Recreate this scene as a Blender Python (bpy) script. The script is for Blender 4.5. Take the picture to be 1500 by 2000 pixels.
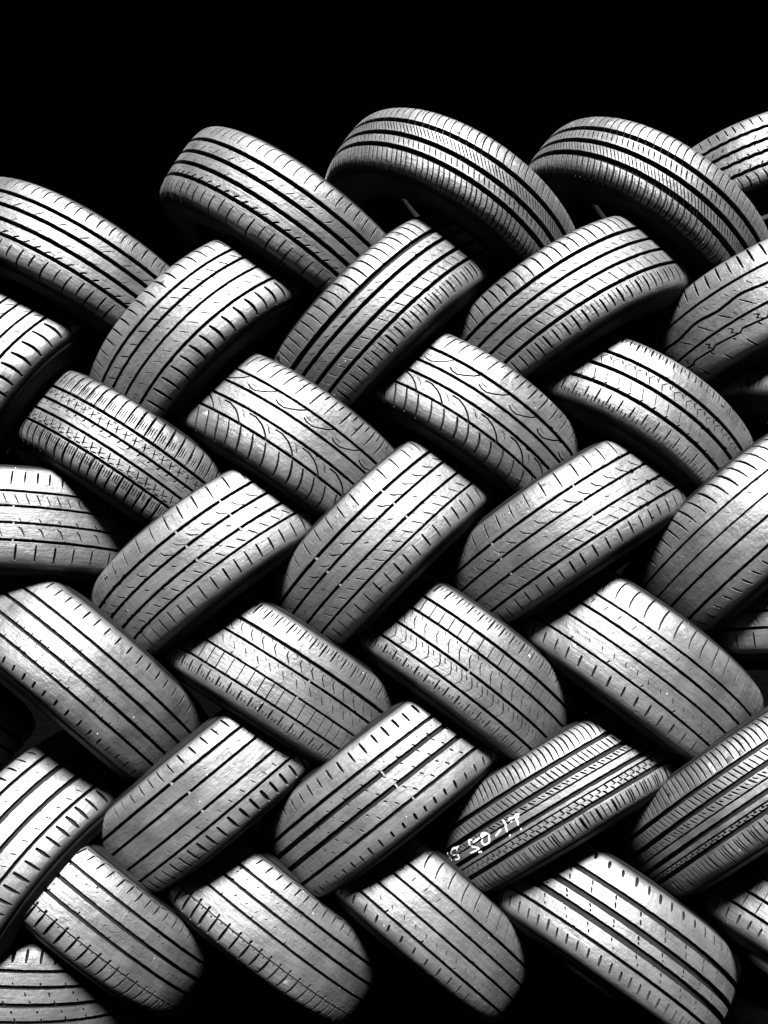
import bpy, math, random
import numpy as np
from mathutils import Matrix, Vector
from mathutils.geometry import delaunay_2d_cdt

# ------------------------------------------------------------------ camera, world, sun, exposure
for o in list(bpy.data.objects):
    bpy.data.objects.remove(o)
scene = bpy.context.scene
COL = scene.collection
EYE = 1.22                      # height of the camera over the ground

cam_data = bpy.data.cameras.new('camera')
cam_data.sensor_fit = 'HORIZONTAL'
cam_data.sensor_width = 36.0
cam_data.lens = 36.0 * 1700.0 / 1500.0
cam_data.clip_start = 0.05
cam_data.clip_end = 500.0
cam = bpy.data.objects.new('camera', cam_data)
cam.location = (0, 0, EYE)
cam.rotation_euler = (math.radians(90), 0, 0)
COL.objects.link(cam)
scene.camera = cam
scene.render.resolution_x = 768
scene.render.resolution_y = 1024

SUN_EL = math.radians(56)
SUN_AZ = math.radians(3)       # to the right of the camera axis
world = bpy.data.worlds.new('World')
scene.world = world
world.use_nodes = True
wn = world.node_tree.nodes
wl = world.node_tree.links
wn.clear()
sky = wn.new('ShaderNodeTexSky')
sky.sky_type = 'NISHITA'
sky.sun_disc = False
sky.sun_elevation = SUN_EL
sky.sun_rotation = math.pi - SUN_AZ
grey = wn.new('ShaderNodeRGBToBW')
bg = wn.new('ShaderNodeBackground')
bg.inputs['Strength'].default_value = 0.00002     # night black in the photograph
wo = wn.new('ShaderNodeOutputWorld')
wl.new(sky.outputs[0], grey.inputs[0])
wl.new(grey.outputs[0], bg.inputs['Color'])
wl.new(bg.outputs[0], wo.inputs['Surface'])

sd = bpy.data.lights.new('sun', 'SUN')
sd.energy = 5.0
sd.angle = math.radians(11)
sd.color = (1, 1, 1)
sun = bpy.data.objects.new('sun', sd)
d = Vector((-math.sin(SUN_AZ) * math.cos(SUN_EL), math.cos(SUN_AZ) * math.cos(SUN_EL), -math.sin(SUN_EL)))
sun.rotation_euler = d.to_track_quat('-Z', 'Y').to_euler()
sun.location = (1, -3, 5)
COL.objects.link(sun)

scene.view_settings.view_transform = 'Standard'
scene.view_settings.look = 'None'
scene.view_settings.gamma = 1.0
scene.view_settings.exposure = 2.5

# ------------------------------------------------------------------ materials
def new_mat(name):
    m = bpy.data.materials.new(name)
    m.use_nodes = True
    nt = m.node_tree
    return m, nt, nt.nodes['Principled BSDF']

def math_node(nt, op, a, b=None, clamp=False):
    n = nt.nodes.new('ShaderNodeMath'); n.operation = op; n.use_clamp = clamp
    for i, v in enumerate((a, b)):
        if v is None: continue
        if isinstance(v, (int, float)): n.inputs[i].default_value = v
        else: nt.links.new(v, n.inputs[i])
    return n.outputs[0]

def noise(nt, vec, scale, detail=3, rough=0.55):
    n = nt.nodes.new('ShaderNodeTexNoise')
    n.inputs['Scale'].default_value = scale
    n.inputs['Detail'].default_value = detail
    n.inputs['Roughness'].default_value = rough
    nt.links.new(vec, n.inputs['Vector'])
    return n.outputs['Fac']

def remap(nt, v, a, b, c, d_):
    n = nt.nodes.new('ShaderNodeMapRange')
    n.inputs['From Min'].default_value = a; n.inputs['From Max'].default_value = b
    n.inputs['To Min'].default_value = c; n.inputs['To Max'].default_value = d_
    nt.links.new(v, n.inputs['Value'])
    return n.outputs['Result']

TREAD = {}
def tread_mat(level, patch=0.35):
    """worn, dusty tread rubber; level = mean reflectance of the dust film, patch = how cloudy it is"""
    key = (level, patch)
    if key in TREAD: return TREAD[key]
    m, nt, bsdf = new_mat('worn_tread_rubber')
    uv = nt.nodes.new('ShaderNodeTexCoord').outputs['UV']
    mp = nt.nodes.new('ShaderNodeMapping'); nt.links.new(uv, mp.inputs[0])
    mp.inputs['Scale'].default_value = (0.35, 2.6, 1)         # streaks run round the tyre
    cloud = noise(nt, uv, 16, 3, 0.45)
    streak = noise(nt, mp.outputs[0], 60, 5, 0.65)
    grain = noise(nt, uv, 900, 2, 0.6)
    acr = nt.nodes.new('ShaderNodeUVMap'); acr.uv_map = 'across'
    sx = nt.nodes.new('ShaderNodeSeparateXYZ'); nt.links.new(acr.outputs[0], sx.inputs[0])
    # shade painted into the colour: the dusty contact patch fades to black at both shoulders
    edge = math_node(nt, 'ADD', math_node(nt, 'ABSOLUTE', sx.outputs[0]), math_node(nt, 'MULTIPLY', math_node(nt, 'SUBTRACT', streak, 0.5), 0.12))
    shoulder_shade = nt.nodes.new('ShaderNodeMapRange'); shoulder_shade.interpolation_type = 'SMOOTHSTEP'
    shoulder_shade.inputs['From Min'].default_value = 0.82; shoulder_shade.inputs['From Max'].default_value = 0.99
    shoulder_shade.inputs['To Min'].default_value = 1.0; shoulder_shade.inputs['To Max'].default_value = 0.05
    nt.links.new(edge, shoulder_shade.inputs['Value'])
    c1 = remap(nt, cloud, 0.32, 0.68, 1 - patch * 0.75, 1 + patch * 0.75)
    c2 = remap(nt, streak, 0.3, 0.7, 0.74, 1.22)
    c3 = remap(nt, grain, 0.3, 0.7, 0.72, 1.26)
    v = math_node(nt, 'MULTIPLY', math_node(nt, 'MULTIPLY', c1, c2), c3)
    v = math_node(nt, 'MULTIPLY', v, shoulder_shade.outputs['Result'])
    film = v  # dust film with the painted shoulder shade, which dims the sheen too
    v = math_node(nt, 'MULTIPLY', v, level * 0.17)
    speck = nt.nodes.new('ShaderNodeTexVoronoi'); speck.inputs['Scale'].default_value = 42
    speck.inputs['Randomness'].default_value = 1.0
    nt.links.new(uv, speck.inputs['Vector'])
    dots = math_node(nt, 'LESS_THAN', speck.outputs['Distance'], 0.045)
    few = math_node(nt, 'GREATER_THAN', noise(nt, uv, 14, 1), 0.56)
    dots = math_node(nt, 'MULTIPLY', dots, few)
    v = math_node(nt, 'ADD', v, math_node(nt, 'MULTIPLY', dots, 0.45), clamp=True)
    comb = nt.nodes.new('ShaderNodeCombineColor')
    for i in range(3): nt.links.new(v, comb.inputs[i])
    nt.links.new(comb.outputs[0], bsdf.inputs['Base Color'])
    rgh = remap(nt, cloud, 0.3, 0.7, 0.41, 0.50)
    nt.links.new(rgh, bsdf.inputs['Roughness'])
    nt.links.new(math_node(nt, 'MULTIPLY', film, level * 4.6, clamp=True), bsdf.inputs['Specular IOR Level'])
    bev = nt.nodes.new('ShaderNodeBevel'); bev.samples = 4
    bev.inputs['Radius'].default_value = 0.0012
    bump = nt.nodes.new('ShaderNodeBump')
    bump.inputs['Strength'].default_value = 0.7
    bump.inputs['Distance'].default_value = 0.0012
    h = math_node(nt, 'ADD', math_node(nt, 'MULTIPLY', streak, 1.2), math_node(nt, 'MULTIPLY', grain, 0.5))
    h = math_node(nt, 'ADD', h, math_node(nt, 'MULTIPLY', noise(nt, uv, 130, 3), 0.8))
    h = math_node(nt, 'ADD', h, math_node(nt, 'MULTIPLY', noise(nt, uv, 38, 2), 2.2))
    nt.links.new(h, bump.inputs['Height'])
    nt.links.new(bev.outputs[0], bump.inputs['Normal'])
    nt.links.new(bump.outputs[0], bsdf.inputs['Normal'])
    TREAD[key] = m
    return m

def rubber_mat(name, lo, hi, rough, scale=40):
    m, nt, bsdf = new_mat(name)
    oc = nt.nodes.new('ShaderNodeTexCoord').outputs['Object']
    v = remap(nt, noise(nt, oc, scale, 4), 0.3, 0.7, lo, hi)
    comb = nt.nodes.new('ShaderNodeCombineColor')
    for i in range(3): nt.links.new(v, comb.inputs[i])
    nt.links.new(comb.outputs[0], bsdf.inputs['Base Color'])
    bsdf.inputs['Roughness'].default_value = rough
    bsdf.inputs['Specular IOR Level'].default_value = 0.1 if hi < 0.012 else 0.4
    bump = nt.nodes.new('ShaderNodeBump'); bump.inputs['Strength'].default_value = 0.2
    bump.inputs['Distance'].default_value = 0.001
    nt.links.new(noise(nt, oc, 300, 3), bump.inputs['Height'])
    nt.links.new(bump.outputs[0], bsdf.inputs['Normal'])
    return m

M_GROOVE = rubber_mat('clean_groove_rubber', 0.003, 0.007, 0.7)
M_WALL = rubber_mat('rib_flank_rubber', 0.008, 0.03, 0.45, 90)
M_SIDE = rubber_mat('sidewall_rubber', 0.004, 0.010, 0.6)
M_BAR = rubber_mat('wear_bar_rubber', 0.07, 0.11, 0.6)
M_GROUND = rubber_mat('soot_black_ground', 0.0005, 0.001, 1.0, 15)
M_GROUND.node_tree.nodes['Principled BSDF'].inputs['Specular IOR Level'].default_value = 0.0

def paint_mat():
    m, nt, bsdf = new_mat('white_paint_marker')
    oc = nt.nodes.new('ShaderNodeTexCoord').outputs['Object']
    v = remap(nt, noise(nt, oc, 200, 3), 0.3, 0.6, 0.45, 0.75)
    comb = nt.nodes.new('ShaderNodeCombineColor')
    for i in range(3): nt.links.new(v, comb.inputs[i])
    nt.links.new(comb.outputs[0], bsdf.inputs['Base Color'])
    bsdf.inputs['Roughness'].default_value = 0.6
    return m
M_PAINT = paint_mat()

# ------------------------------------------------------------------ ground
def sheet_ground():
    n = 40
    xs = np.sign(np.linspace(-1, 1, n)) * np.abs(np.linspace(-1, 1, n)) ** 3 * 200
    verts = [(x, y + 2, 0.004 * math.sin(3.1 * x + y) if abs(x) < 6 and abs(y) < 6 else 0) for y in xs for x in xs]
    faces = [(j * n + i, j * n + i + 1, (j + 1) * n + i + 1, (j + 1) * n + i) for j in range(n - 1) for i in range(n - 1)]
    me = bpy.data.meshes.new('ground'); me.from_pydata(verts, [], faces)
    me.materials.append(M_GROUND)
    o = bpy.data.objects.new('ground', me); o['kind'] = 'structure'
    COL.objects.link(o)
sheet_ground()

# ------------------------------------------------------------------ tyre geometry
DEPTH = 0.0075
def profile(R, hw):
    """tread profile as (arc length l, axial s, radius r); l = 0 on the centre line"""
    k = np.array([0, .2, .4, .6, .75, .85, .92, .97, 1.0])
    dr = np.array([0, .0003, .001, .0024, .0046, .0072, .0105, .0145, .0185])
    s = list(k * hw); r = list(R - dr)
    s += [hw + .0035, hw + .0065, hw + .009]; r += [R - .0245, R - .033, R - .044]
    s = np.array(s); r = np.array(r)
    # smooth by fine resampling
    t = np.linspace(0, 1, len(s)); tf = np.linspace(0, 1, 160)
    s = np.interp(tf, t, s); r = np.interp(tf, t, r)
    ker = np.ones(9) / 9
    sp = np.pad(s, 4, mode='edge'); rp = np.pad(r, 4, mode='edge')
    s2 = np.convolve(sp, ker, 'valid'); r2 = np.convolve(rp, ker, 'valid')
    s2[:5] = s[:5]; r2[:5] = r[:5]; s2[-5:] = s[-5:]; r2[-5:] = r[-5:]
    l = np.concatenate([[0], np.cumsum(np.hypot(np.diff(s2), np.diff(r2)))])
    L = np.concatenate([-l[::-1][:-1], l]); S = np.concatenate([-s2[::-1][:-1], s2]); RR = np.concatenate([r2[::-1][:-1], r2])
    return L, S, RR

class Prof:
    def __init__(self, R, hw):
        self.L, self.S, self.R = profile(R, hw); self.R0 = R; self.hw = hw
        gs = np.gradient(self.S, self.L); gr = np.gradient(self.R, self.L)
        self.ns, self.nr = -gr, gs            # outward normal in the (s, r) plane
    def l_of_s(self, s): return float(np.interp(s, self.S, self.L))
    def map(self, u, l, depth):
        """u, l in metres on the unrolled tread; depth below the surface -> tyre-local xyz"""
        ph = u / self.R0
        s = np.interp(l, self.L, self.S) - depth * np.interp(l, self.L, self.ns)
        r = np.interp(l, self.L, self.R) - depth * np.interp(l, self.L, self.nr)
        return np.stack([r * np.sin(ph), s, -r * np.cos(ph)], -1)

def link_mesh(name, verts, faces, mats, parent, fmat=None, smooth=None, uvs=None, across=None):
    me = bpy.data.meshes.new(name)
    me.from_pydata(verts, [], faces)
    for m in mats: me.materials.append(m)
    if fmat is not None: me.polygons.foreach_set('material_index', fmat)
    if smooth is not None: me.polygons.foreach_set('use_smooth', smooth)
    if uvs is not None:
        lay = me.uv_layers.new(name='tread')
        li = np.empty(len(me.loops), dtype=np.int32); me.loops.foreach_get('vertex_index', li)
        lay.data.foreach_set('uv', np.asarray(uvs, dtype=np.float32)[li].ravel())
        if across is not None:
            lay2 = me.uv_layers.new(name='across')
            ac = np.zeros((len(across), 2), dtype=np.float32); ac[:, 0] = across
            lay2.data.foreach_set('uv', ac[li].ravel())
    me.update()
    o = bpy.data.objects.new(name, me)
    COL.objects.link(o)
    if parent: o.parent = parent
    return o

DETAIL = 0.62        # the cut pattern covers this length either side of the outward-facing line (m)

def stroke_poly(pts, w, taper):
    """closed outline of a stroke in (u, l)"""
    pts = np.array(pts, float)
    t = np.gradient(pts, axis=0); t /= np.linalg.norm(t, axis=1)[:, None] + 1e-12
    nrm = np.stack([-t[:, 1], t[:, 0]], -1)
    n = len(pts)
    hwid = np.full(n, w / 2)
    if taper: hwid *= (0.35 + 0.65 * np.sin(np.linspace(0.15, 0.93, n) * math.pi))
    a = pts + nrm * hwid[:, None]; b = pts - nrm * hwid[:, None]
    out = np.concatenate([a, b[::-1]])
    x, y = out[:, 0], out[:, 1]
    if np.sum(x * np.roll(y, -1) - y * np.roll(x, -1)) < 0: out = out[::-1]
    return out

def make_rib(pf, name, l0f, l1f, strokes, rng, parent, mats, uvoff, edge_open, lend):
    """one rib of the tread between two boundary curves l0f(u), l1f(u), with slots cut through it"""
    half = math.pi * pf.R0
    # the boundary u samples: fine where the pattern is
    us = np.unique(np.round(np.concatenate([
        np.linspace(-half, -DETAIL, 22), np.arange(-DETAIL, DETAIL, 0.007), np.linspace(DETAIL, half, 22)]), 5))
    jit = lambda n: rng.normal(0, 0.00022, n)
    top = l0f(us) + (0 if edge_open == 'top' else jit(len(us)))
    bot = l1f(us) + (0 if edge_open == 'bot' else jit(len(us)))
    top[-1] = top[0]; bot[-1] = bot[0]
    n = len(us)
    V = [(u, l) for u, l in zip(us, top)] + [(u, l) for u, l in zip(us[::-1], bot[::-1])]
    faces = [list(range(2 * n))]
    for poly in strokes:
        k = len(V); V += [tuple(p) for p in poly]
        faces.append(list(range(k, k + len(poly))))
    # inner points keep the surface round
    wid = float(np.mean(bot - top))
    m = max(1, int(round(wid / 0.010)))
    ug = us[::2]
    for i in range(1, m + 1):
        f = i / (m + 1)
        tg = np.interp(ug, us, top); bgg = np.interp(ug, us, bot)
        V += [(u, a * (1 - f) + b * f) for u, a, b in zip(ug[1:-1], tg[1:-1], bgg[1:-1])]
    ov, oe, of, _, _, oface = delaunay_2d_cdt([Vector(p) for p in V], [], faces, 0, 1e-6, True)
    keep = [tuple(f) for f, src in zip(of, oface) if (0 in src) and len(src) == 1]
    P2 = np.array([(p[0], p[1]) for p in ov])
    # boundary edges of the kept region
    cnt = {}
    for f in keep:
        for a, b in zip(f, f[1:] + f[:1]):
            if (b, a) in cnt: del cnt[(b, a)]
            else: cnt[(a, b)] = 1
    used = sorted({i for f in keep for i in f}); idx = {v: i for i, v in enumerate(used)}
    Pt = P2[used]
    def lay(P, d): return pf.map(P[:, 0], P[:, 1], d)
    topv = lay(Pt, 0.0)
    F = [tuple(idx[i] for i in f) for f in keep]
    nt_ = len(F)
    bnd = []
    for (a, b) in cnt:
        if abs(abs(P2[a][0]) - half) < 1e-4 and abs(abs(P2[b][0]) - half) < 1e-4: continue
        bnd.append((a, b))
    wv = sorted({i for e in bnd for i in e}); wi = {v: i for i, v in enumerate(wv)}
    Pw = P2[wv]
    base = len(topv)
    w0 = lay(Pw, 0.0); w1 = lay(Pw, DEPTH + 0.001)
    nw = len(wv)
    for a, b in bnd:
        F.append((base + wi[b], base + wi[a], base + nw + wi[a], base + nw + wi[b]))
    verts = np.concatenate([topv, w0, w1])
    uvs = np.concatenate([Pt, Pw, Pw]) + uvoff
    # orientation check against the outward direction
    a, b, c = (verts[i] for i in F[0][:3])
    nn = np.cross(b - a, c - a); cen = (a + b + c) / 3; cen = cen * np.array([1, 0, 1])
    if np.dot(nn, cen) < 0: F = [tuple(reversed(f)) for f in F]
    fm = np.array([0] * nt_ + [1] * (len(F) - nt_), dtype=np.int32)
    sm = np.array([True] * nt_ + [False] * (len(F) - nt_))
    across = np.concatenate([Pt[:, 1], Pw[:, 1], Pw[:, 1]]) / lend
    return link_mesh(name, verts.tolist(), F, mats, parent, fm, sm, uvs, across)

def lathe(name, sr, parent, mat, nseg=120, closed=False):
    sr = np.array(sr); m = len(sr)
    ph = np.linspace(0, 2 * math.pi, nseg, endpoint=False)
    V = np.concatenate([np.stack([sr[:, 1] * math.sin(p), sr[:, 0], -sr[:, 1] * math.cos(p)], -1) for p in ph])
    F = []
    for i in range(nseg):
        j = (i + 1) % nseg
        for k in range(m - 1 + (1 if closed else 0)):
            k2 = (k + 1) % m
            F.append((i * m + k, i * m + k2, j * m + k2, j * m + k))
    return link_mesh(name, V.tolist(), F, [mat], parent, None, np.ones(len(F), bool))

def frame(th, ta, C):
    a = Vector((math.cos(ta) * math.cos(th), -math.sin(ta), math.cos(ta) * math.sin(th)))
    v = (-Vector(C)).normalized()
    n = (v - a * v.dot(a)).normalized()
    t = a.cross(n)
    if t.x < 0: t = -t
    return a, n, t
# ------------------------------------------------------------------ tread patterns
# one slot family: p = spacing (mm), pts = [(du mm, v)], v = 0 at the rib's upper edge .. 1 at its lower edge
def S(p, v0, v1, du, w=1.6, off=0.0, curve=0.0, taper=True, skip=0.0, jit=0.05):
    pts = []
    for i in range(5):
        f = i / 4
        pts.append((du * f + curve * math.sin(math.pi * f), v0 + (v1 - v0) * f))
    return dict(p=p, pts=pts, w=w, off=off, taper=taper, skip=skip, jit=jit)
def K(p, pts, w=1.2, off=0.0, taper=True, skip=0.0, jit=0.04):
    out = []
    for (a, b), (c, d_) in zip(pts, pts[1:]):
        for f in (0, .34, .67): out.append((a + (c - a) * f, b + (d_ - b) * f))
    out.append(pts[-1])
    return dict(p=p, pts=out, w=w, off=off, taper=taper, skip=skip, jit=jit)

DESIGN = {
 'touring_a': [[S(25, .22, .85, -4, 1.5, 0, -2), S(25, .4, .7, -2, .7, 12, skip=.5)],
               [S(49, .4, .97, -14, 1.3), S(49, .3, .65, -8, .7, 22)],
               [S(58, .7, .97, -9, .9)],
               [S(25, .66, 1.02, -11, 2.0), S(50, .3, .45, -8, .6, 10)],
               [S(50, .12, .97, -4, 1.8, 0, -2), S(50, .1, .66, -3, 1.7, 25, -1)]],
 'slant_a': [[S(27, .22, .86, 8, 1.9, 0, 2)],
             [S(31, .3, 1.03, 13, 1.5)],
             [S(31, 0, .22, 4, 1.0), S(31, .66, .9, 7, .8, 9)],
             [S(28, .3, .8, 12, 1.0)],
             [S(29, .08, .86, 4, 3.0, 0, 3)]],
 'slant_b': [[S(22, .15, .97, 10, 2.0, 0, 3)],
             [S(25, .4, .85, 12, 1.0)],
             [S(25, .35, .8, 10, .9, 8)],
             [S(25, .1, 1.0, 11, 1.4)],
             [S(22, .1, .66, 2, 2.4, 0, 1), S(22, .02, .5, 3, .8, 11)]],
 'dense_a': [[S(18, .14, 1.03, 5, 1.4, 0, -4), S(36, .4, .8, 2, .7, 9)],
             [S(9, .05, .97, 20, 1.2)],
             [S(13, .05, .88, 9, 1.5)],
             [S(13, -.02, .9, 13, 1.6, 0, 4), S(26, .45, .6, 10, .7, 5)]],
 'dense_b': [[S(18, .14, 1.03, 3, 1.4, 0, -4)],
             [S(13, .08, .92, 9, 1.6)],
             [S(9, .02, 1.0, 17, 1.2)],
             [S(16, -.02, .95, 9, 2.0, 0, 5), S(16, .1, .8, 8, .8, 8, 4)]],
 'notch': [[S(20, .4, .85, 6, 1.6)],
           [S(24, .4, .75, -6, 1.3, skip=.3)], [S(22, .72, 1.02, 5, 1.6), S(44, 0, .2, -4, 1.2)],
           [S(24, .6, 1.02, -6, 1.6, skip=.3)], [S(20, .05, .75, 6, 1.8, 0, 3)]],
 'zigzag': [[S(25, .25, .82, 1, 2.2)],
            [S(50, .35, .75, 8, 1.2), S(50, .5, .7, 6, .7, 20)],
            [S(52, .12, .92, 26, 1.6), S(52, .6, .8, 10, .8, 28)],
            [K(58, [(0, .2), (10, .5), (2, .72), (14, 1.02)], 1.7), S(58, .1, .3, 8, 1, 30)],
            [S(58, .0, .14, 6, 1.6), S(58, .35, .72, 12, 1.8, 24)]],
 'winter': [[S(24, .12, 1.0, 5, 2.2), S(24, .58, .92, 2, 1.0, 7), S(24, .6, .92, 2, 1.0, 12), S(24, .58, .9, 2, 1.0, 17)],
            [S(21, .15, .95, 6, 1.4), K(21, [(-9, .62), (6, .34)], 1.1, 6), K(21, [(-4, .2), (4, .12)], 1.0, 12)],
            [S(22, 0, .3, -4, 1.7), K(44, [(0, .55), (24, .52)], .7)],
            [S(21, .1, .9, 6, 1.4), K(21, [(-8, .72), (7, .42)], 1.1, 8), K(21, [(-5, .9), (6, .84)], 1.6, 14)],
            [S(22, 0, 1.0, 4, 2.4), S(22, .06, .42, 2, 1.0, 7), S(22, .06, .42, 2, 1.0, 12), S(22, .06, .4, 2, 1.0, 17)]],
 'arcs': [[S(34, .18, .86, -10, 1.7), S(34, .2, .5, -6, 1.6, 16)],
          [K(72, [(0, .62), (9, .8), (22, .84), (36, .62), (52, .3), (62, -.02)], 1.6, taper=False), K(72, [(-4, .42), (12, .52)], .9, 8)],
          [],
          [K(68, [(0, .12), (16, .12), (34, .34), (46, .62), (58, 1.03)], 1.7, taper=False), K(68, [(-12, .3), (-2, .62)], 1.0), K(68, [(-20, .16), (-8, .3)], .7)],
          [S(30, .02, .92, 16, 2.0, 0, 5)]],
 'chevron_a': [[S(17, .32, .62, 3, 1.8, jit=.1), S(17, .36, .5, 2, .8, 8)],
               [K(28, [(6, .08), (-3, .4), (5, .97)], 1.2), K(28, [(12, .12), (19, .42)], 1.5), S(28, .0, .2, 3, 1.0, 16)],
               [S(28, .08, .9, 9, .9), S(28, .85, 1.03, -5, 1.6, 12)],
               [S(27, .12, .6, 0, 1.7), S(27, .42, .66, 0, 1.1, 9), S(27, .46, .7, 0, 1.1, 18)]],
 'summer': [[S(37, .26, .86, -4, 1.7), S(37, .46, .64, -2, .7, 18, skip=.3)],
            [K(34, [(0, .35), (4, .62), (18, .98)], 1.5)],
            [S(70, .38, .6, 8, 1.3, 20)],
            [S(27, .36, .95, 13, 1.5), S(27, .02, .18, 6, .8, 13, skip=.4)],
            [S(28, .14, .66, -2, 2.0)]],
 'summer_flat': [[S(25, .4, .8, 0, 1.9)], [S(20, .15, .9, 9, 1.2)], [S(38, .75, 1.0, 5, 1.2)],
                 [K(38, [(0, .2), (6, .35), (13, .85)], 1.4)], [S(38, .1, .62, -1, 1.9)]],
 'plain_a': [[S(26, .14, .86, 13, 2.2, 0, 3)], [S(60, .2, .5, 6, .8)], [], [S(90, .4, .6, 5, .7)], [S(27, .22, .62, 8, 2.0)]],
 'plain_b': [[S(27, .3, .66, 0, 2.0)], [S(110, .88, 1.03, 1, 1.2)], [S(21, .86, 1.03, 0, 1.3, skip=.3)],
             [S(21, .0, .14, 0, 1.0, skip=.4), S(21, .86, 1.03, 0, 1.4, skip=.2), S(63, .2, .6, 4, .6)], [S(28, .42, .72, 2, 2.2)]],
 'blocks_a': [[S(27, .3, .78, -4, 1.9), S(27, .36, .58, -2, 1.1, 8), S(27, .34, .6, -2, 1.1, 17)],
              [K(28, [(0, .08), (1, .42), (14, .92)], 1.3), S(28, .0, .15, 5, .8, 16)],
              [S(30, .28, .7, 12, 1.0), S(30, .08, .25, 6, .7, 16), S(60, .8, 1.02, -4, .9, 9)],
              [S(24, .0, 1.02, 1, 1.15, taper=False)],
              [S(25, .1, .56, 0, 1.9), S(25, .3, .48, 0, .9, 8), S(25, .32, .5, 0, .9, 16)]],
 'blocks_b': [[S(27, .26, .76, -3, 1.8), S(27, .34, .54, -2, 1.1, 9), S(27, .32, .56, -2, 1.1, 17)],
              [S(24, .0, 1.02, 2, 1.15, taper=False)],
              [K(27, [(0, .2), (2, .5), (13, .92)], 1.2), S(27, .05, .2, 5, .8, 12)],
              [K(27, [(0, .08), (9, .42), (12, .66), (5, 1.0)], 1.3), S(27, .1, .4, 7, 1.0, 14)],
              [S(26, .12, .55, 0, 1.9), S(26, .3, .46, 0, 1.0, 9), S(26, .3, .46, 0, 1.0, 17)]],
 'plain_c': [[S(33, .15, .88, 2, 1.7, 0, -4)], [S(33, .3, .72, -3, 1.0)], [],
             [S(28, .4, .66, 6, .9), S(84, .84, 1.03, -3, 1.7)], [S(32, .18, .62, 5, 2.1)]],
 'plain_d': [[S(27, .3, .8, 5, 2.0)], [S(27, .45, .6, 5, .9, skip=.2)], [], [S(27, .5, .86, 5, 1.1)], [S(26, .1, .76, 4, 3.2)]],
 'dashes': [[S(28, .36, .74, 2, 2.6)], [S(42, .82, 1.02, 4, 1.6), S(42, .4, .5, 3, .9, 16)],
            [S(42, -.02, .22, 5, 1.5), S(42, .72, .98, 5, 1.5, 14)], [S(42, .1, .36, 5, 1.6, 20), S(42, .6, .9, 6, 1.6, 34)],
            [S(27, .34, .66, -2, 2.5)]],
 'dashes_b': [[S(29, .33, .62, 4, 3.0)], [S(52, .0, .35, 4, 1.8), S(52, .5, .9, 5, 1.6, 6)],
              [S(52, .1, .45, 5, 1.8, 14), S(52, .65, .85, 3, 1.8, 20)], [S(52, .1, .35, 4, 1.7, 28), S(52, .6, .8, 3, 1.5, 36)],
              [S(23, .2, .6, 5, 2.0)]],
 'dense_c': [[S(13, .16, .97, 3, 1.7, 0, 3)],
             [S(12, .05, 1.0, 9, 1.8), ],
             [S(20, .08, .95, 10, 1.9), S(20, .2, .6, 7, 1.5, 9)],
             [], [],
             [S(17, .5, 1.03, 6, 1.9), S(17, -.03, .5, 5, 1.8, 8), K(17, [(6, .5), (14, .5)], 1.2)],
             [S(12, .06, .7, 2, 1.5, jit=.12), S(36, .1, .85, 2, 1.6, 6)]],
 'crease': [[S(25, .28, .72, -6, 1.7), K(25, [(2, .27), (21, .25)], 1.5, skip=.15)],
            [S(25, .3, .46, -4, .9, skip=.2), S(75, .0, .14, -2, 1.6)],
            [S(25, .4, .58, -4, .9, skip=.25), S(75, .86, 1.03, -2, 1.6)],
            [S(26, .78, 1.02, -1, 2.6)],
            [S(26, -.04, .8, -3, 2.8), S(26, .0, .1, -1, 1.2, 13)]],
 'fine_cross': [[], [S(28, .05, .95, 0, 1.0), S(28, .3, .7, 0, .7, 14)], [S(28, .0, 1.0, -2, 1.3)], [S(24, .18, .56, -1, 1.9)]],
 'flat_end': [[S(27, .36, .82, 0, 3.0)], [S(50, .8, 1.02, 3, 1.4)], [S(48, .2, .5, 4, 1.6), S(48, .8, 1.02, 4, 1.4, 12)],
              [S(48, .2, .45, 4, 1.6, 30), S(48, .8, 1.02, 3, 1.6, 40)], [S(30, .3, .7, 0, 2)]],
}

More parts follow.
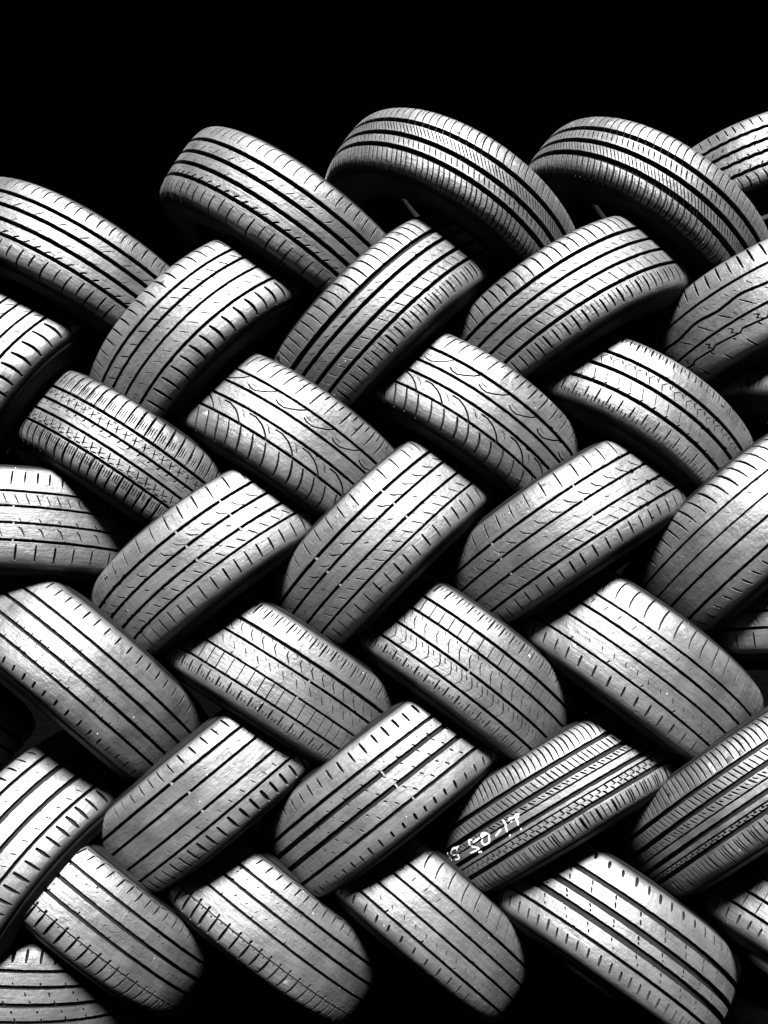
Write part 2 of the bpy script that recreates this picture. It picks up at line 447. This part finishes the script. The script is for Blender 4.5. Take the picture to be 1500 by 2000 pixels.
# tyre: design, groove widths mm, tread reflectance level, cloudiness, label
G = 'worn car tyres laced in a herringbone stack'
TYRES = {
 'T1': ('touring_a', [6, 6, 6, 5.5], .26, .25, 'tyre in the top row cut off by the left picture edge, arching down right'),
 'T2': ('touring_a', [6.5, 6.5, 6.5, 6], .27, .28, 'high tyre left of the two narrow arched ones, five ribs, four wide dark grooves'),
 'T3': ('dense_a', [8, 8, 8], .26, .25, 'narrow arched tyre at the very top of the stack, finely cut, three wide grooves'),
 'T4': ('dense_b', [8, 8, 9], .25, .25, 'narrow arched tyre at the top right with wavy slots along its lower shoulder'),
 'T5': ('notch', [6, 6, 6, 6], .26, .35, 'dull tyre cut off at the top right corner, behind the narrow arched tyre'),
 'T6': ('slant_a', [4, 4, 4, 4.5], .32, .25, 'bright tyre rising right at the left edge, directly under the top row'),
 'T7': ('slant_a', [4.5, 4.5, 4, 4.5], .30, .25, 'tyre with thick tapered shoulder slots between two upper left tyres and the winter tyre'),
 'T8': ('slant_b', [8, 6, 6, 5.5], .28, .25, 'tyre rising right below the topmost one, with two especially wide black grooves'),
 'T9': ('slant_b', [6, 5, 5, 5.5], .28, .25, 'tyre rising right beneath the two narrow arched tyres, chequered bright fourth rib'),
 'T10': ('zigzag', [4, 4.5, 4, 3], .33, .3, 'tyre at the upper right edge with one wavy groove and zigzag cuts'),
 'T11': ('winter', [4.5, 4, 4, 4], .24, .35, 'winter tyre near the left edge with toothed shoulders and small crossed sipes'),
 'T12': ('arcs', [4, 4, 4, 4], .27, .4, 'left one of the two tyres with curved arc-shaped cuts'),
 'T13': ('arcs', [5, 4.5, 4.5, 4], .27, .35, 'right one of the two tyres with curved arc-shaped cuts'),
 'T14': ('chevron_a', [6, 6, 6], .23, .4, 'three-grooved tyre with small chevron cuts, right of the two arc-cut tyres'),
 'T15': ('chevron_a', [6, 6, 6], .23, .3, 'sliver of a tyre at the right picture edge beside the chevron-cut tyre'),
 'T16': ('summer_flat', [3.5, 3.5, 3.5, 4], .27, .25, 'level tyre cut off by the left picture edge, halfway down the stack'),
 'T17': ('summer', [4.5, 4, 4, 3.5], .32, .25, 'tyre rising right beside the level tyre at the left, short sipes'),
 'T18': ('summer', [5, 4, 4, 3.5], .30, .25, 'bright tyre rising steeply right in the very middle of the stack'),
 'T19': ('summer', [4, 3.5, 3.5, 4], .25, .3, 'tyre rising gently right, right of the central one, below the arc-cut tyres'),
 'T20': ('plain_a', [3, 2.5, 3.5, 4], .24, .35, 'broad smooth-ribbed tyre at the right edge with long curved upper shoulder slots'),
 'T21': ('plain_b', [4, 4.5, 4.5, 4], .23, .5, 'patchy grey bare-ribbed tyre sloping down right, below the level tyre at the left'),
 'T22': ('blocks_a', [5, 3.5, 3, 3.5], .26, .28, 'tyre sloping down right with a square-blocked rib just above its lower shoulder'),
 'T23': ('blocks_b', [4.5, 4, 4, 4], .25, .3, 'tyre sloping down right with a square-blocked rib just below its upper shoulder'),
 'T24': ('plain_c', [3.5, 4, 3.5, 3.5], .28, .4, 'broad plain tyre sloping down right, above and right of the painted numbers'),
 'T25': ('summer_flat', [4, 4, 4, 4], .32, .3, 'dim end of a level tyre at the right edge, below the smooth-ribbed one'),
 'T26': ('plain_b', [4, 4, 4, 4], .2, .3, 'dark tyre end barely showing at the left edge beside the patchy grey tyre'),
 'T27': ('plain_d', [5.5, 8, 7, 5], .32, .22, 'bright tyre low at the left edge with wide grooves and thick tapered slots'),
 'T28': ('plain_d', [4.5, 4, 4, 4], .30, .4, 'smooth-ribbed tyre rising right, just below the patchy grey one, darker at lower left'),
 'T29': ('dashes', [5, 7, 7, 5], .30, .25, 'tyre rising right in the lower middle with rows of tiny dash cuts'),
 'T30': ('dense_c', [6.5, 7, 2.2, 6, 2.2, 6.5], .29, .3, 'closely slotted tyre marked with white hand-painted size numbers'),
 'T31': ('dense_c', [6, 6.5, 2.2, 6, 2.2, 6], .25, .4, 'closely slotted tyre at the lower right edge, no numbers on it'),
 'T32': ('crease', [4, 5, 4.5, 1.6], .26, .4, 'leftmost sloping tyre of the bottom row, thick slots crossing a thin crease'),
 'T33': ('crease', [4, 4, 3.5, 1.6], .25, .3, 'second sloping bottom row tyre from the left, slots crossing a thin crease'),
 'T34': ('plain_c', [4, 3.5, 3.5, 4], .26, .25, 'bottom row tyre just below left of the painted numbers, long curved shoulder slots'),
 'T35': ('dashes_b', [8, 9, 9, 4.5], .29, .22, 'bottom row tyre at the right with very wide grooves and short shoulder slots'),
 'T36': ('fine_cross', [4, 4, 4], .22, .3, 'tyre end in the bottom right corner with fine cross cuts on its ribs'),
 'T37': ('flat_end', [4.5, 5, 6, 5], .26, .25, 'level tyre in the bottom left corner with short thick upright slots'),
}
POSE = {
    'T1': ((-0.6931, 2.015, 0.4898), -2.0453, 0.2221, 0.3163, 0.0868, [-0.0431, -0.0144, 0.0155, 0.0451]),
    'T2': ((-0.2172, 2.0444, 0.6173), -2.1632, 0.021, 0.3145, 0.0899, [-0.0433, -0.0114, 0.0172, 0.0467]),
    'T3': ((0.1568, 2.0635, 0.6635), -2.1275, 0.145, 0.3173, 0.0755, [-0.0285, 0.006, 0.036]),
    'T4': ((0.6114, 2.0809, 0.6562), -2.2128, 0.038, 0.3159, 0.0744, [-0.0283, 0.0054, 0.0374]),
    'T5': ((0.9894, 2.2576, 0.7827), -1.4275, 0.2434, 0.3154, 0.0866, [-0.0415, -0.0097, 0.0186, 0.0491]),
    'T6': ((-0.7989999999999999, 2.01, 0.236), -0.58, 0.13, 0.315, 0.094, [-0.047, -0.019, 0.013, 0.042]),
    'T7': ((-0.3828, 2.023, 0.3475), -0.7834, 0.1416, 0.3133, 0.0975, [-0.0486, -0.0193, 0.0132, 0.0512]),
    'T8': ((-0.0061, 2.0427, 0.3977), -0.7894, 0.0577, 0.315, 0.0962, [-0.0442, -0.0169, 0.0162, 0.0474]),
    'T9': ((0.42, 2.0492, 0.4076), -1.02, 0.227, 0.3142, 0.0983, [-0.0465, -0.0146, 0.0154, 0.0509]),
    'T10': ((0.9074, 2.0029, 0.4096), -1.236, 0.2982, 0.315, 0.0987, [-0.0448, -0.0098, 0.03, 0.0549]),
    'T11': ((-0.5636, 2.006, 0.0694), -2.149, 0.2588, 0.3151, 0.0872, [-0.0345, -0.0062, 0.0203, 0.0488]),
    'T12': ((-0.2194, 2.0241, 0.1155), -2.1621, 0.214, 0.3144, 0.1011, [-0.0459, -0.0147, 0.0183, 0.0527]),
    'T13': ((0.1734, 2.0453, 0.1726), -2.1798, 0.1783, 0.3145, 0.0957, [-0.0436, -0.0088, 0.0197, 0.0544]),
    'T14': ((0.5416, 2.0427, 0.1599), -2.1922, 0.2213, 0.3148, 0.0885, [-0.0331, 0.0018, 0.0409]),
    'T15': ((1.0, 1.96, 0.14), -2.1922, 0.2213, 0.3148, 0.0885, [-0.0331, 0.0018, 0.0409]),
    'T16': ((-0.8033, 1.9863, -0.0697), -1.5756, 0.2196, 0.3152, 0.0988, [-0.0467, -0.0164, 0.0168, 0.0506]),
    'T17': ((-0.3587, 1.9891, -0.1186), -0.9019, 0.1309, 0.3135, 0.0979, [-0.0497, -0.0145, 0.0183, 0.0503]),
    'T18': ((0.0073, 2.0083, -0.0842), -0.7845, 0.1488, 0.3145, 0.0992, [-0.0521, -0.0173, 0.0186, 0.054]),
    'T19': ((0.4116, 2.0079, -0.0684), -0.9828, 0.2362, 0.3151, 0.0987, [-0.05, -0.0145, 0.0211, 0.0576]),
    'T20': ((0.8242, 1.9715, -0.0704), -0.8833, 0.4058, 0.3149, 0.1042, [-0.0454, -0.0102, 0.0225, 0.0643]),
    'T21': ((-0.6667, 1.9431, -0.374), -2.2716, 0.4071, 0.3145, 0.092, [-0.0427, -0.0127, 0.0203, 0.0522]),
    'T22': ((-0.2457, 2.0042, -0.3893), -2.1444, 0.287, 0.3138, 0.1007, [-0.0478, -0.0143, 0.0241, 0.062]),
    'T23': ((0.1532, 2.0222, -0.3639), -2.2258, 0.2208, 0.3147, 0.0988, [-0.0527, -0.0194, 0.0213, 0.0609]),
    'T24': ((0.5357, 1.9967, -0.342), -2.2319, 0.1061, 0.3142, 0.105, [-0.0479, -0.0162, 0.0166, 0.0579]),
    'T25': ((0.965, 1.984, -0.235), -1.5775, 0.2196, 0.3152, 0.0988, [-0.0467, -0.0164, 0.0168, 0.0506]),
    'T26': ((-1.095, 1.99, -0.36), -2.2716, 0.4071, 0.3145, 0.092, [-0.0427, -0.0127, 0.0203, 0.0522]),
    'T27': ((-0.7434000000000001, 1.9357, -0.7774), -0.5629, 0.2759, 0.3147, 0.1042, [-0.0615, -0.0216, 0.0197, 0.0598]),
    'T28': ((-0.3551, 1.9857, -0.5917), -0.8832, 0.1031, 0.3111, 0.0946, [-0.056, -0.0207, 0.0221, 0.0545]),
    'T29': ((0.0187, 1.9865, -0.6101), -0.9032, 0.2537, 0.3136, 0.0987, [-0.0457, -0.0166, 0.0173, 0.0557]),
    'T30': ((0.4058, 2.0134, -0.6573), -1.032, 0.3965, 0.3373, 0.0891, [-0.0459, -0.0149, 0.0031, 0.0211, 0.0328, 0.0543]),
    'T31': ((0.8249, 1.9278, -0.6141), -0.9878, 0.4959, 0.3381, 0.0906, [-0.0465, -0.0167, 0.005, 0.0228, 0.037, 0.0496]),
    'T32': ((-0.6547, 1.9585, -0.8684), -2.2483, 0.4416, 0.3148, 0.0826, [-0.044, -0.0123, 0.0198, 0.0509]),
    'T33': ((-0.2863, 2.0129, -0.9086), -2.2352, 0.3702, 0.3132, 0.0869, [-0.0493, -0.0168, 0.0167, 0.0532]),
    'T34': ((0.0518, 2.0183, -0.8899), -2.2838, 0.3324, 0.3136, 0.0909, [-0.0423, -0.0096, 0.0227, 0.0582]),
    'T35': ((0.4696, 1.9749, -0.931), -2.2054, 0.3371, 0.3144, 0.0992, [-0.0475, -0.0083, 0.0225, 0.0564]),
    'T36': ((0.9021, 1.9261, -0.9432), -2.2203, 0.23, 0.3151, 0.0778, [-0.0372, 0.002, 0.0353]),
    'T37': ((-0.822, 1.9534, -0.9987), -1.69, 0.2824, 0.3151, 0.0865, [-0.0436, -0.0155, 0.0162, 0.046]),
}
WRITING = [[(-0.9616, -0.0083), (-0.9681, -0.0013)], [(-0.897, -0.0115), (-0.8923, -0.0057)], [(-0.8942, -0.0026), (-0.8932, 0.0088)], [(-0.8575, -0.0044), (-0.8447, -0.0105), (-0.8242, -0.0125), (-0.7747, -0.0091)], [(-0.7554, -0.0097), (-0.7825, -0.0078), (-0.7896, -0.004)], [(-0.8478, -0.0014), (-0.8039, 0.0036), (-0.7953, 0.0084), (-0.8118, 0.0115), (-0.8514, 0.0085)], [(-0.6234, -0.006), (-0.65, -0.008), (-0.6625, 0.0005), (-0.6566, 0.0035)], [(-0.6289, -0.0003), (-0.5998, -0.0007), (-0.5663, -0.0017)], [(-0.6576, 0.0039), (-0.6179, 0.0119), (-0.607, 0.0157), (-0.6362, 0.0161), (-0.6895, 0.0137)], [(-0.6353, 0.0208), (-0.6081, 0.0228)], [(-0.5513, -0.0016), (-0.5378, -0.006), (-0.5084, -0.0026), (-0.4974, 0.0022), (-0.5054, 0.0092), (-0.5204, 0.0159), (-0.5452, 0.0172), (-0.5639, 0.0138), (-0.5682, 0.0068), (-0.5445, 0.0003), (-0.512, -0.001)], [(-0.4588, 0.0121), (-0.4401, 0.0097), (-0.4045, 0.0066)], [(-0.3644, -0.0066), (-0.3634, -0.0), (-0.3725, 0.0093), (-0.3803, 0.0179)], [(-0.335, 0.0012), (-0.3251, -0.0025), (-0.3036, 0.0004)], [(-0.3049, 0.0011), (-0.2709, -0.0019), (-0.2595, 0.0002), (-0.2914, 0.0053), (-0.2878, 0.0114), (-0.3005, 0.0178)], [(-0.3242, 0.0035), (-0.324, 0.0059)], [(-0.2988, 0.0242), (-0.2945, 0.0264)], [(-0.3812, 0.0241), (-0.3761, 0.026)]]
WEAR = {'T17': [(0.2022, -0.0464), (0.2008, -0.0119), (0.1988, 0.0211), (-0.135, -0.0469), (-0.1342, -0.015), (-0.1328, 0.0181)], 'T18': [(0.2369, -0.0461), (0.2318, -0.0143), (0.2291, 0.0209), (-0.3764, -0.0425), (-0.3825, -0.0086), (-0.3834, 0.0253)], 'T19': [(0.2638, -0.0451), (0.2548, -0.0107), (0.2473, 0.0213), (-0.3863, -0.04), (-0.3895, -0.008), (-0.3931, 0.031)], 'T28': [(-0.3226, -0.047), (-0.2654, -0.0094), (-0.2698, 0.0264)], 'T29': [(-0.0257, -0.0073), (-0.0026, 0.0276), (0.037, 0.0603)], 'T16': [(-0.1261, -0.0115), (-0.1162, 0.0229), (-0.1121, 0.0572)], 'T22': [(0.1725, -0.0116), (0.1629, 0.0298)], 'T23': [(0.1066, 0.0275)]}

def boundary(pf, s, w, sign, tid, gi, half):
    """edge curve of a groove, with the waviness the tyre's design has"""
    l = pf.l_of_s(s) + sign * w / 2000.0
    def f(u):
        u = np.asarray(u, float)
        out = np.full_like(u, l)
        win = np.clip((half - np.abs(u)) / 0.1, 0, 1)
        if tid == 'T10' and gi == 1: out += 0.0028 * np.sin(u / 0.105 * 2 * math.pi) * win
        if tid == 'T10' and gi == 3: out += 0.0055 * (((u / 0.058) % 1.0) - 0.5) * win
        if tid == 'T5': out += 0.0008 * np.sin(u / 0.024 * 2 * math.pi + gi) * win
        return out
    return f

TORN = {'T17': -1, 'T14': 1, 'T19': 1, 'T13': 1}      # tyres with a damaged end, and which end

def build_tyre(tid, number):
    (C, th, ta, R, hw, gs) = POSE[tid]
    design, gw, level, patch, label = TYRES[tid]
    gw = [g * (1.5 if g > 3 else 1.5) for g in gw]
    rng = np.random.default_rng(100 + number)
    a, n, t = frame(th, ta, C)
    root = bpy.data.objects.new('car_tyre', None)
    root.empty_display_size = 0.1
    mat = Matrix((t, a, -n)).transposed().to_4x4()
    if mat.determinant() < 0: raise RuntimeError('left-handed frame')
    mat.translation = Vector(C) + Vector((0, 0, EYE))
    root.matrix_world = mat
    root['label'] = label; root['category'] = 'tyre'; root['group'] = G
    COL.objects.link(root)
    pf = Prof(R, hw)
    half = math.pi * R
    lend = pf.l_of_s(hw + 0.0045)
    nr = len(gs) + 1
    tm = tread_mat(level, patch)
    uvoff = rng.uniform(0, 20, 2)
    for i in range(nr):
        f0 = (lambda u: np.full(np.shape(u), -lend)) if i == 0 else boundary(pf, gs[i - 1], gw[i - 1], +1, tid, i - 1, half)
        f1 = (lambda u: np.full(np.shape(u), lend)) if i == nr - 1 else boundary(pf, gs[i], gw[i], -1, tid, i, half)
        strokes = []
        for fam in DESIGN[design][i]:
            p = fam['p'] / 1000.0
            u0 = -DETAIL + 0.02 + (fam['off'] / 1000.0)
            k = 0; u = u0
            seq = np.random.default_rng(7 + number + i)       # pitch sequence shared by the families of a rib
            while u < DETAIL - 0.03:
                pit = p * (1.0 + 0.07 * math.sin(0.9 * k + number)) * (1 + 0.0)
                if rng.random() >= fam['skip']:
                    ju = rng.normal(0, fam['jit'] * p * 0.35); w = fam['w'] * (2.25 if i in (0, nr - 1) else 1.9) / 1000.0 * rng.uniform(.82, 1.15)
                    jv0, jv1 = rng.normal(0, .02, 2)
                    pts = []
                    m = len(fam['pts'])
                    for q, (du, v) in enumerate(fam['pts']):
                        uu = u + ju + du / 1000.0
                        vv = v + (jv0 * (1 - q / (m - 1)) + jv1 * q / (m - 1))
                        A = float(f0(uu)); B = float(f1(uu))
                        pts.append((uu, A + (B - A) * vv))
                    strokes.append(stroke_poly(pts, w, fam['taper']))
                u += pit; k += 1
        # nicks along the groove edges and small cuts from use; more on the torn ends
        for c in range(5 + (16 if tid in TORN else 0)):
            uu = rng.uniform(-DETAIL, DETAIL) * .9
            if c >= 5: uu = TORN[tid] * abs(rng.normal(0.27, 0.07))
            A = float(f0(uu)); B = float(f1(uu))
            sz = rng.uniform(.0012, .003) * (1.6 if c >= 5 else 1)
            vv = A if rng.random() < .5 else B
            if (i == 0 and vv == A) or (i == nr - 1 and vv == B): vv = A + (B - A) * rng.uniform(.3, .8)
            k = int(rng.integers(4, 7)); an = np.sort(rng.uniform(0, 2 * math.pi, k))
            poly = np.stack([uu + sz * 1.5 * np.cos(an), vv + sz * .6 * np.sin(an)], -1)
            x, y = poly[:, 0], poly[:, 1]
            if np.sum(x * np.roll(y, -1) - y * np.roll(x, -1)) > 1e-7: strokes.append(poly)
        eo = 'top' if i == 0 else ('bot' if i == nr - 1 else '')
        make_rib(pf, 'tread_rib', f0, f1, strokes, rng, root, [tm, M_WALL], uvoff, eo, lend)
    # casing: groove floor outside, liner inside
    Ls = np.linspace(-lend, lend, 26)
    s = np.interp(Ls, pf.L, pf.S) - DEPTH * np.interp(Ls, pf.L, pf.ns)
    r = np.interp(Ls, pf.L, pf.R) - DEPTH * np.interp(Ls, pf.L, pf.nr)
    outer = list(zip(s, r))
    sec = hw + 0.013
    inner = [(sec - .012, R - .066), (sec - .016, R - .045), (hw - .008, R - .030), (hw * .5, R - .021), (0, R - .019),
             (-hw * .5, R - .021), (-hw + .008, R - .030), (-sec + .016, R - .045), (-sec + .012, R - .066)]
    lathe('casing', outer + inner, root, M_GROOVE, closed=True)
    bead = R - 0.112
    for sg in (-1, 1):
        e = Prof.map(pf, np.array([0.0]), np.array([sg * lend]), 0.0006)[0]
        s0, r0 = e[1], -e[2]
        pts = [(s0, r0), (s0 + sg * .0005, r0 - .004), (s0 + sg * .0035, r0 - .0055), (s0 + sg * .0055, r0 - .013),
               (s0 + sg * .0085, r0 - .024), (s0 + sg * .0105, r0 - .034), (s0 + sg * .0112, r0 - .035), (s0 + sg * .0112, r0 - .037), (s0 + sg * .0104, r0 - .038),
               (s0 + sg * .0095, r0 - .050), (s0 + sg * .006, r0 - .064), (s0 + sg * .001, r0 - .075), (s0 + sg * .0015, r0 - .078),
               (s0 - sg * .004, r0 - .083), (s0 - sg * .010, bead), (s0 - sg * .018, bead), (s0 - sg * .018, bead + .010),
               (s0 - sg * .010, bead + .022), (s0 - sg * .004, R - .070), (sg * (sec - .0125), R - .060)]
        if sg < 0: pts = pts[::-1]
        lathe('sidewall', pts, root, M_SIDE)
    # treadwear bars bridging the grooves
    for ph, s_ in WEAR.get(tid, []):
        gi = int(np.argmin([abs(g - s_) for g in gs]))
        l = pf.l_of_s(gs[gi]); w = gw[gi] / 2000.0 + .0004; hl = 0.0022
        u = ph * R
        V = []
        for dd in (DEPTH + .001, .0012):
            for du, dl in ((-hl, -w), (hl, -w), (hl, w), (-hl, w)):
                k = 0.75 if dd < .002 else 1.0
                V.append(pf.map(np.array([u + du * k]), np.array([l + dl]), dd)[0].tolist())
        F = [(4, 5, 6, 7), (0, 1, 5, 4), (1, 2, 6, 5), (2, 3, 7, 6), (3, 0, 4, 7)]
        link_mesh('wear_bar', V, F, [M_BAR], root)
    if tid == 'T30':
        for st in WRITING:
            paint_stroke(pf, st, gs, gw, root, rng)
    return root

def paint_stroke(pf, st, gs, gw, root, rng):
    """one brush stroke of the hand-painted size marking, lying on the ribs and down in the grooves"""
    P = np.array([(p[0] * pf.R0, pf.l_of_s(p[1])) for p in st])
    seg = np.hypot(*np.diff(P, axis=0).T); cum = np.concatenate([[0], np.cumsum(seg)])
    n = max(3, int(cum[-1] / 0.0012))
    tt = np.linspace(0, cum[-1], n)
    Q = np.stack([np.interp(tt, cum, P[:, 0]), np.interp(tt, cum, P[:, 1])], -1)
    for _ in range(2): Q[1:-1] = (Q[:-2] + 2 * Q[1:-1] + Q[2:]) / 4
    T = np.gradient(Q, axis=0); T /= np.linalg.norm(T, axis=1)[:, None] + 1e-9
    N = np.stack([-T[:, 1], T[:, 0]], -1)
    w = 0.0031 * (0.8 + 0.35 * np.sin(np.linspace(0.3, 2.9, n))) * rng.uniform(.85, 1.15)
    rows = []
    for f in (-1, -.5, 0, .5, 1):
        q = Q + N * (w * f)[:, None] * 0.5 + rng.normal(0, .00015, Q.shape)
        rows.append(q)
    V = []
    def dep(l):
        for g, gg in zip(gs, gw):
            if abs(l - pf.l_of_s(g)) < gg / 2000.0 - .0003 and gg > 3: return DEPTH * .35
        return 0
    for lift in (0.0004, -0.0003):
        for q in rows:
            V += [pf.map(np.array([x]), np.array([l]), dep(l) - lift)[0].tolist() for x, l in q]
    F = []; m = len(rows)
    for k in range(m - 1):
        for i in range(n - 1):
            F.append((k * n + i, k * n + i + 1, (k + 1) * n + i + 1, (k + 1) * n + i))
    link_mesh('painted_stroke', V, F, [M_PAINT], root)

for number, tid in enumerate(sorted(TYRES, key=lambda x: int(x[1:]))):
    build_tyre(tid, number)
print('tris', sum(len(p.vertices) - 2 for o in bpy.data.objects if o.type == 'MESH' for p in o.data.polygons))
